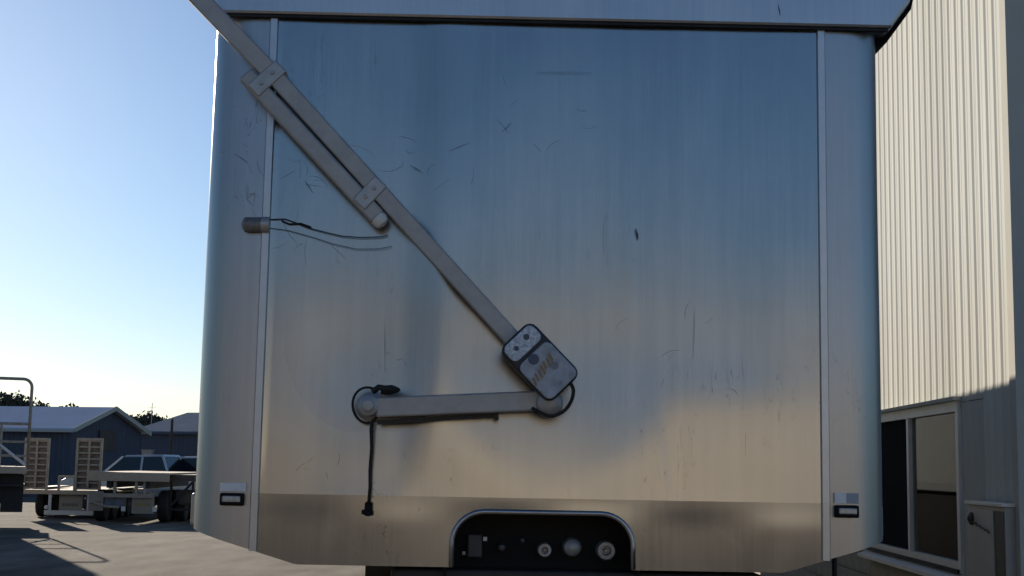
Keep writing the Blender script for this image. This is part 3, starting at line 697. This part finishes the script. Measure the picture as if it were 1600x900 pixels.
# ------------------------------------------------------------------ vehicles across the yard
GALV = mat('galvanised_steel', (.40, .36, .30), .6, .3, .3, 10)
DECK = mat('sun_bleached_timber_deck', (.50, .42, .32), .8, 0, .25, 8, (1, 6, 6))
FLAP = mat('beige_mudflap', (.34, .31, .26), .7, 0, .12, 6)
PRINT = mat('faded_flap_print', (.15, .13, .08), .7); PRINTY = mat('yellowed_flap_print', (.30, .24, .08), .7)
def wheels(root, xs_, ys_, r_=.40, wdt=.24, rim=GALV):
    for x in xs_:
        for y in ys_:
            k = r_/.5
            wq = MB().lathe((x, y, r_), [(a*k, b*wdt/.28) for a, b in TYRE], (1, 0, 0), 24).build('wheel', RUB, root, 'auto')
            s = 1 if x > 0 else -1
            MB().lathe((x+s*wdt*.42, y, r_), [(.265*k, -.03), (.265*k, .005), (.2*k, -.03), (.1*k, -.02), (.09*k, .02), (.01, .022)], (s, 0, 0), 18).build('rim', rim, wq, 'auto')
def flap(root, x0, x1, y, z0, z1, pm):
    f = MB().bx(x0, x1, y, y+.015, z0, z1).build('mudflap', FLAP, root)
    mb = MB(); n = 7; wd = (x1-x0)*.7/n
    for k in range(n): mb.bx((x0+x1)/2-(x1-x0)*.35+k*wd, (x0+x1)/2-(x1-x0)*.35+(k+.7)*wd, y-.003, y-.0005, (z0+z1)/2-.09, (z0+z1)/2-.09+.08)
    mb.build('flap_lettering', pm, f)
def planks(root, x0, x1, y0, y1, z, ma, n):
    wq = (x1-x0)/n; me = MB().bx(0, wq-.012, y0, y1, z-.045, z).mesh('plank'); me.materials.append(ma)
    for k in range(n): o = link('plank', me, None, root); o.location = (x0+k*wq, 0, random.uniform(-.003, .003))
# plant trailer with two upright ramps, seen from behind
PY = 38.0
k_ = PY/FPX
pb = at(112, 770, PY)
pt = empty('plant_trailer', (pb.x, PY, 0), .12); tag(pt, 'plant trailer with two upright lattice ramps, standing in front of the navy shed', 'trailer')
dz = at(112, 766, PY).z
MB().bx(-1.35, 1.30, .0, .12, dz-.12, dz).build('rear_beam', DECK, pt, bevel=.01)
for s in (-.55, .55): MB().bx(s-.06, s+.06, .12, 6.5, dz-.22, dz-.05).build('chassis_rail', DARKST, pt)
planks(pt, -1.3, 1.3, .13, 6.4, dz, DECK, 12)
wheels(pt, (-1.05, 1.05), (1.2, 2.1, 3.0), .37, .26)
for s in (-1, 1): MB().bx(s*1.05-.2, s*1.05+.2, .7, 3.5, .80, .84).build('mudguard', DARKST, pt)
flap(pt, -.36, .27, .16, .20, dz-.13, PRINT)
bb = MB(); bb.bx(-.72, .60, .02, .10, .10, .22); bb.bx(-.62, -.54, .02, .10, .221, dz-.121); bb.bx(.42, .50, .02, .10, .221, dz-.121); bb.build('bumper_bar', WHITE, pt)
for x in (-.66, .52): MB().lathe((x, .02, .30), [(.06, 0), (.06, .02), (.02, .03)], (0, -1, 0), 12).build('tail_lamp', WHITE, pt)
gt = MB(); gt.bx(-.40, -.34, .03, .09, dz, dz+.33); gt.bx(.02, .08, .03, .09, dz, dz+.33); gt.bx(-.40, .08, .03, .09, dz+.331, dz+.39); gt.build('latch_frame', GALV, pt)
for (a, b) in ((40, 78), (118, 158)):
    x0 = (at(a, 720, PY).x-pb.x); x1 = (at(b, 720, PY).x-pb.x); zt = at(a, 684, PY).z
    rp_ = MB(); t = .05
    rp_.bx(x0, x0+t*1.3, -.02, .06, dz+.002, zt); rp_.bx(x1-t*1.3, x1, -.02, .06, dz+.002, zt); rp_.bx((x0+x1)/2-.03, (x0+x1)/2+.03, -.018, .055, dz+.05, zt-.05); rp_.bx(x0+t*1.3, x1-t*1.3, -.018, .058, zt-.06, zt)
    ro = rp_.build('ramp', GALV, pt)
    nr = 9
    for q in range(nr): 
        z = dz+.04+(zt-dz-.12)*q/(nr-1); MB().bx(x0+t*1.3, x1-t*1.3, .0, .04, z-.022, z+.022).build('rung', GALV, ro)
    MB().bx(x0+t*1.3, x1-t*1.3, .060, .066, dz+.02, zt-.061).build('ramp_tread', mat('rusty_tread_mesh', (.22, .18, .145), .8, .1, .45, 9), ro)
# flat-deck trailer with pale timber edge
FY = 36.0
fb = at(200, 745, FY); ft = empty('flat_deck_trailer', (fb.x, FY, 0), .10); tag(ft, 'flat deck trailer with pale timber edge, right of the upright ramps', 'trailer')
zt_, zb_ = at(200, 738, FY).z, at(200, 752, FY).z
hx = (at(263, 745, FY).x-at(138, 745, FY).x)/2
MB().bx(-hx, hx, 0, .10, zb_, zt_-.003).build('edge_board', DECK, ft, bevel=.008)
planks(ft, -hx, hx, .101, 6.2, zt_, DECK, 10)
for s in (-.5, .5): MB().bx(s-.06, s+.06, .1, 6.0, zb_-.18, zt_-.05).build('chassis_rail', DARKST, ft)
MB().bx(-hx*.6, hx*.62, .10, .20, zb_-.42, zb_-.32).build('cross_beam', GALV, ft)
for x in (-.35, .20, .42): MB().bx(x-.035, x+.035, .11, .19, zb_-.319, zb_).build('strut', GALV, ft)
wheels(ft, (-hx+.2, hx-.25), (1.0, 2.0), .42, .28)
flap(ft, .08, .66, .25, .24, .80, PRINTY)
flap(ft, -hx+.02, -hx+.40, .25, .30, .80, PRINT)
tb = MB().bx(-.62, -.12, .20, .55, .40, .74).build('tool_box', mat('blue_grey_toolbox', (.12, .15, .20), .5, 0, .3, 8), ft, bevel=.02)
MB().tube([(-.95, .05, .55), (-.55, .02, .42), (-.2, .04, .40)], .035, 8).build('drawbar', GALV, ft, True)
for x in (-.10, .70): MB().bx(x-.05, x+.05, .08, .14, .30, .42).build('tail_lamp', WHITE, ft)
# dark trailer farther right, cut by the tipper
DY = 37.0
db = at(305, 745, DY); dt = empty('dark_frame_trailer', (db.x, DY, 0), .1); tag(dt, 'dark steel framed trailer half hidden behind the tipper\'s left edge', 'trailer')
z1, z0 = at(290, 742, DY).z, at(290, 752, DY).z
MB().bx(-.72, 1.5, 0, .08, z0, z1).build('edge_beam', mat('brown_steel', (.12, .10, .08), .7, 0, .4, 8), dt)
planks(dt, -.7, 1.5, .085, 5, z1, mat('grey_timber', (.16, .14, .12), .8, 0, .3, 6), 8)
for (a, b) in (((-.62, .04, z0), (-.62, .04, .35)), ((-.05, .04, z0), (-.05, .04, .35)), ((-.6, .05, .45), (-.08, .05, z0-.03)), ((-.7, .04, .34), (.3, .04, .34))):
    MB().bar(a, b, .06, .06).build('frame_strut', DARKST, dt)
wheels(dt, (-.45, 1.0), (.8, 1.8), .36, .26)
MB().bx(-.5, .1, .3, .8, .45, .85).build('fuel_tank', mat('dull_brown_tank', (.13, .11, .09), .6, 0, .4, 7), dt, bevel=.06)
# pickups parked behind the deck
def pickup(px, Y, rz, label, paint):
    p = at(px, 740, Y); root = empty('pickup_truck', (p.x, Y, 0), rz); tag(root, label, 'pickup', 'pickups parked behind the trailers')
    W2 = .88; GL = mat('tinted_glass', (.012, .014, .018), .08, 0, spec=.7)
    b = MB(); prof = [(-2.6, .45), (2.35, .45), (2.55, .62), (2.55, .92), (2.3, 1.04), (1.15, 1.12), (-2.6, 1.12)]
    b.prism([(x, -W2, z) for x, z in prof], (0, 2*W2, 0)); b.build('body', paint, root, bevel=.04)
    cabp = [(1.15, 1.10), (.45, 1.72), (-.95, 1.76), (-1.25, 1.10)]
    b = MB(); lo = [(x, z) for x, z in cabp]; vs = []
    for s in (-1, 1):
        for (x, z) in lo: vs.append((x, s*(W2-.03 if z < 1.2 else W2-.16), z))
    b.add(vs, [(0, 1, 2, 3), (7, 6, 5, 4), (0, 4, 5, 1), (1, 5, 6, 2), (2, 6, 7, 3), (3, 7, 4, 0)]); b.build('cabin', GL, root)
    b = MB().add([(.47, -.72, 1.715), (-.97, -.72, 1.755), (-.97, .72, 1.755), (.47, .72, 1.715), (.38, -.66, 1.78), (-.9, -.66, 1.82), (-.9, .66, 1.82), (.38, .66, 1.78)], [(0, 1, 2, 3), (4, 7, 6, 5), (0, 4, 5, 1), (1, 5, 6, 2), (2, 6, 7, 3), (3, 7, 4, 0)]); b.build('roof', paint, root, bevel=.015)
    for s in (-1, 1):
        for (xa, za, xb, zb2) in ((1.15, 1.11, .45, 1.73), (-.25, 1.11, -.25, 1.76), (-1.25, 1.11, -.95, 1.77)):
            MB().bar((xa, s*(W2-.02), za), (xb, s*(W2-.15), zb2), .07, .04).build('pillar', paint, root)
    b = MB(); b.bx(-2.6, -1.3, -W2+.02, -W2+.08, 1.121, 1.28); b.bx(-2.6, -1.3, W2-.08, W2-.02, 1.121, 1.28); b.bx(-2.6, -2.54, -W2+.08, W2-.08, 1.121, 1.28); b.build('tray', paint, root)
    wh = []
    for x in (-1.6, 1.6):
        for y in (-.80, .80):
            wq = MB().lathe((x, y, .36), [(a*.72, b_*.8) for a, b_ in TYRE], (0, 1, 0), 22).build('wheel', RUB, root, 'auto')
            MB().lathe((x, y+(.10 if y > 0 else -.10), .36), [(.19, -.02), (.19, .01), (.1, -.01), (.02, .02)], (0, 1 if y > 0 else -1, 0), 16).build('rim', GALV, wq, 'auto')
    for y in (-.62, .62): MB().box((2.54, y, .82), (.06, .34, .16)).build('headlight', LENS, root, bevel=.02)
    return root
pickup(226, 46, R(172), 'pale silver pickup parked behind the pale timber deck', mat('silver_car_paint', (.45, .47, .49), .25, .4, .05, 3))
pickup(318, 47, R(165), 'white pickup half hidden behind the tipper\'s left edge', WHITE)
# truck at the left frame edge with a hoop frame; most of it lies outside the frame
LY = 32.5
lb = at(42, 735, LY); lt = empty('flatbed_truck', (lb.x, LY, 0), R(21)); tag(lt, 'flatbed truck with tall steel hoop frame at the left frame edge', 'truck')
zd1, zd0 = at(20, 729, LY).z, at(20, 740, LY).z
MB().bx(-6.2, 0, 0, .10, zd0, zd1).build('edge_board', DECK, lt, bevel=.01)
planks(lt, -6.2, -.02, .101, 2.3, zd1, DECK, 26)
for y in (.6, 1.7): MB().bx(-7.5, -.1, y-.06, y+.06, zd0-.25, zd0-.0).build('chassis_rail', DARKST, lt)
hz = at(20, 592, LY).z; pts = [(-1.8, .05, zd1), (-1.8, .05, hz-.2)]
for k in range(7): a = R(180-90*k/6); pts.append((-1.6+.2*math.cos(a), .05, hz-.2+.2*math.sin(a)))
for k in range(7): a = R(90-90*k/6); pts.append((-.2+.2*math.cos(a), .05, hz-.2+.2*math.sin(a)))
pts.append((.0, .05, zd1))
hp = MB().tube(pts, .038, 10).build('hoop_frame', GALV, lt, True)
for py in (662, 690, 712):
    z = at(20, py, LY).z; MB().tube([(-1.8, .05, z), (0, .05, z)], .026 if py > 670 else .034, 8).build('cross_bar', GALV, hp)
MB().tube([(-.02, .05, at(20, 727, LY).z), (-.75, .05, at(20, 690, LY).z)], .035, 8).build('brace', WHITE, hp)
MB().tube([(-.62, .05, zd1), (-.62, .05, at(20, 662, LY).z)], .03, 8).build('upright', GALV, hp)
for x in (-1.65, -2.75): 
    for y in (.35, 1.95):
        wq = MB().lathe((x-.0, y, .48), [(a*.96, b_*.95) for a, b_ in TYRE], (0, 1, 0), 24).build('wheel', RUB, lt, 'auto')
        MB().lathe((x, y-.13, .48), [(.25, -.03), (.25, .01), (.15, -.04), (.1, .02), (.02, .03)], (0, -1, 0), 18).build('rim', GALV, wq, 'auto')
MB().bx(-.55, -.05, .30, .34, .35, zd0-.02).build('mudflap', RUB, lt)
MB().bx(-1.1, -.1, .4, 1.9, .55, zd0-.26).build('underdeck_box', DARKST, lt, bevel=.03)  # dark box filling the space under the deck
MB().bx(-2.2, -.05, .14, 2.2, zd0-.30, zd0-.26).build('mudguard', DARKST, lt)
ld = MB(); ld.bx(-6.0, -.87, .12, 2.25, zd1+.002, 4.9); ld.build('load_body', mat('grey_curtain_load', (.25, .26, .28), .7, 0, .15, 2), lt, bevel=.05)
cbm = MB(); cbm.prism([(-8.4, .1, .7), (-6.3, .1, .7), (-6.3, .1, 3.0), (-7.9, .1, 3.0), (-8.35, .1, 2.0)], (0, 2.2, 0)); cbm.build('cab', WHITE, lt, bevel=.06)
for y in (.3, 2.0): MB().lathe((-7.4, y, .48), [(a*.96, b_*.95) for a, b_ in TYRE], (0, 1, 0), 24).build('wheel', RUB, lt, 'auto')

# ------------------------------------------------------------------ building added behind the camera, unseen, to reflect in the headboard
wh_ = empty('reflection_warehouse', (0, -34, 0)); tag(wh_, 'tan building added behind the camera, seen only as a soft reflection in the headboard', 'reflection_warehouse')
TAN = mat('tan_reflection_cladding', (.76, .66, .50), .7, 0, .10, .5)
mb = MB(); ribbed(mb, (45, 0, 0), (-1.5, 0, 0), 0, lambda t: 4.5, .5); mb.build('front_wall', TAN, wh_, fix=False)
mb = MB(); ribbed(mb, (-1.5, 0, 0), (-45, 0, 0), 0, lambda t: 4.5, .5); mb.build('front_wall', mat('brown_reflection_cladding', (.30, .255, .20), .7, 0, .12, .5), wh_, fix=False)  # darker stretch, added to dim the reflection on the headboard's left
MB().bx(-45, 45, -20, -.1, 0, 4.45).build('body', TAN, wh_)
MB().add([(-45.4, .3, 4.5), (45.4, .3, 4.5), (45.4, -10, 7.3), (-45.4, -10, 7.3), (-45.4, -20.3, 4.5), (45.4, -20.3, 4.5)], [(0, 1, 2, 3), (3, 2, 5, 4), (0, 3, 4), (1, 5, 2)]).build('roof', mat('brown_tile_roof', (.13, .115, .10), .8, 0, .1, 1, spec=.2), wh_)
for x in (12, 26, 39):
    MB().bx(x-2.2, x+2.2, .04, .08, .02, 3.6).build('roller_door', mat('grey_roller_door', (.62, .57, .50), .5, 0, .1, 1), wh_)
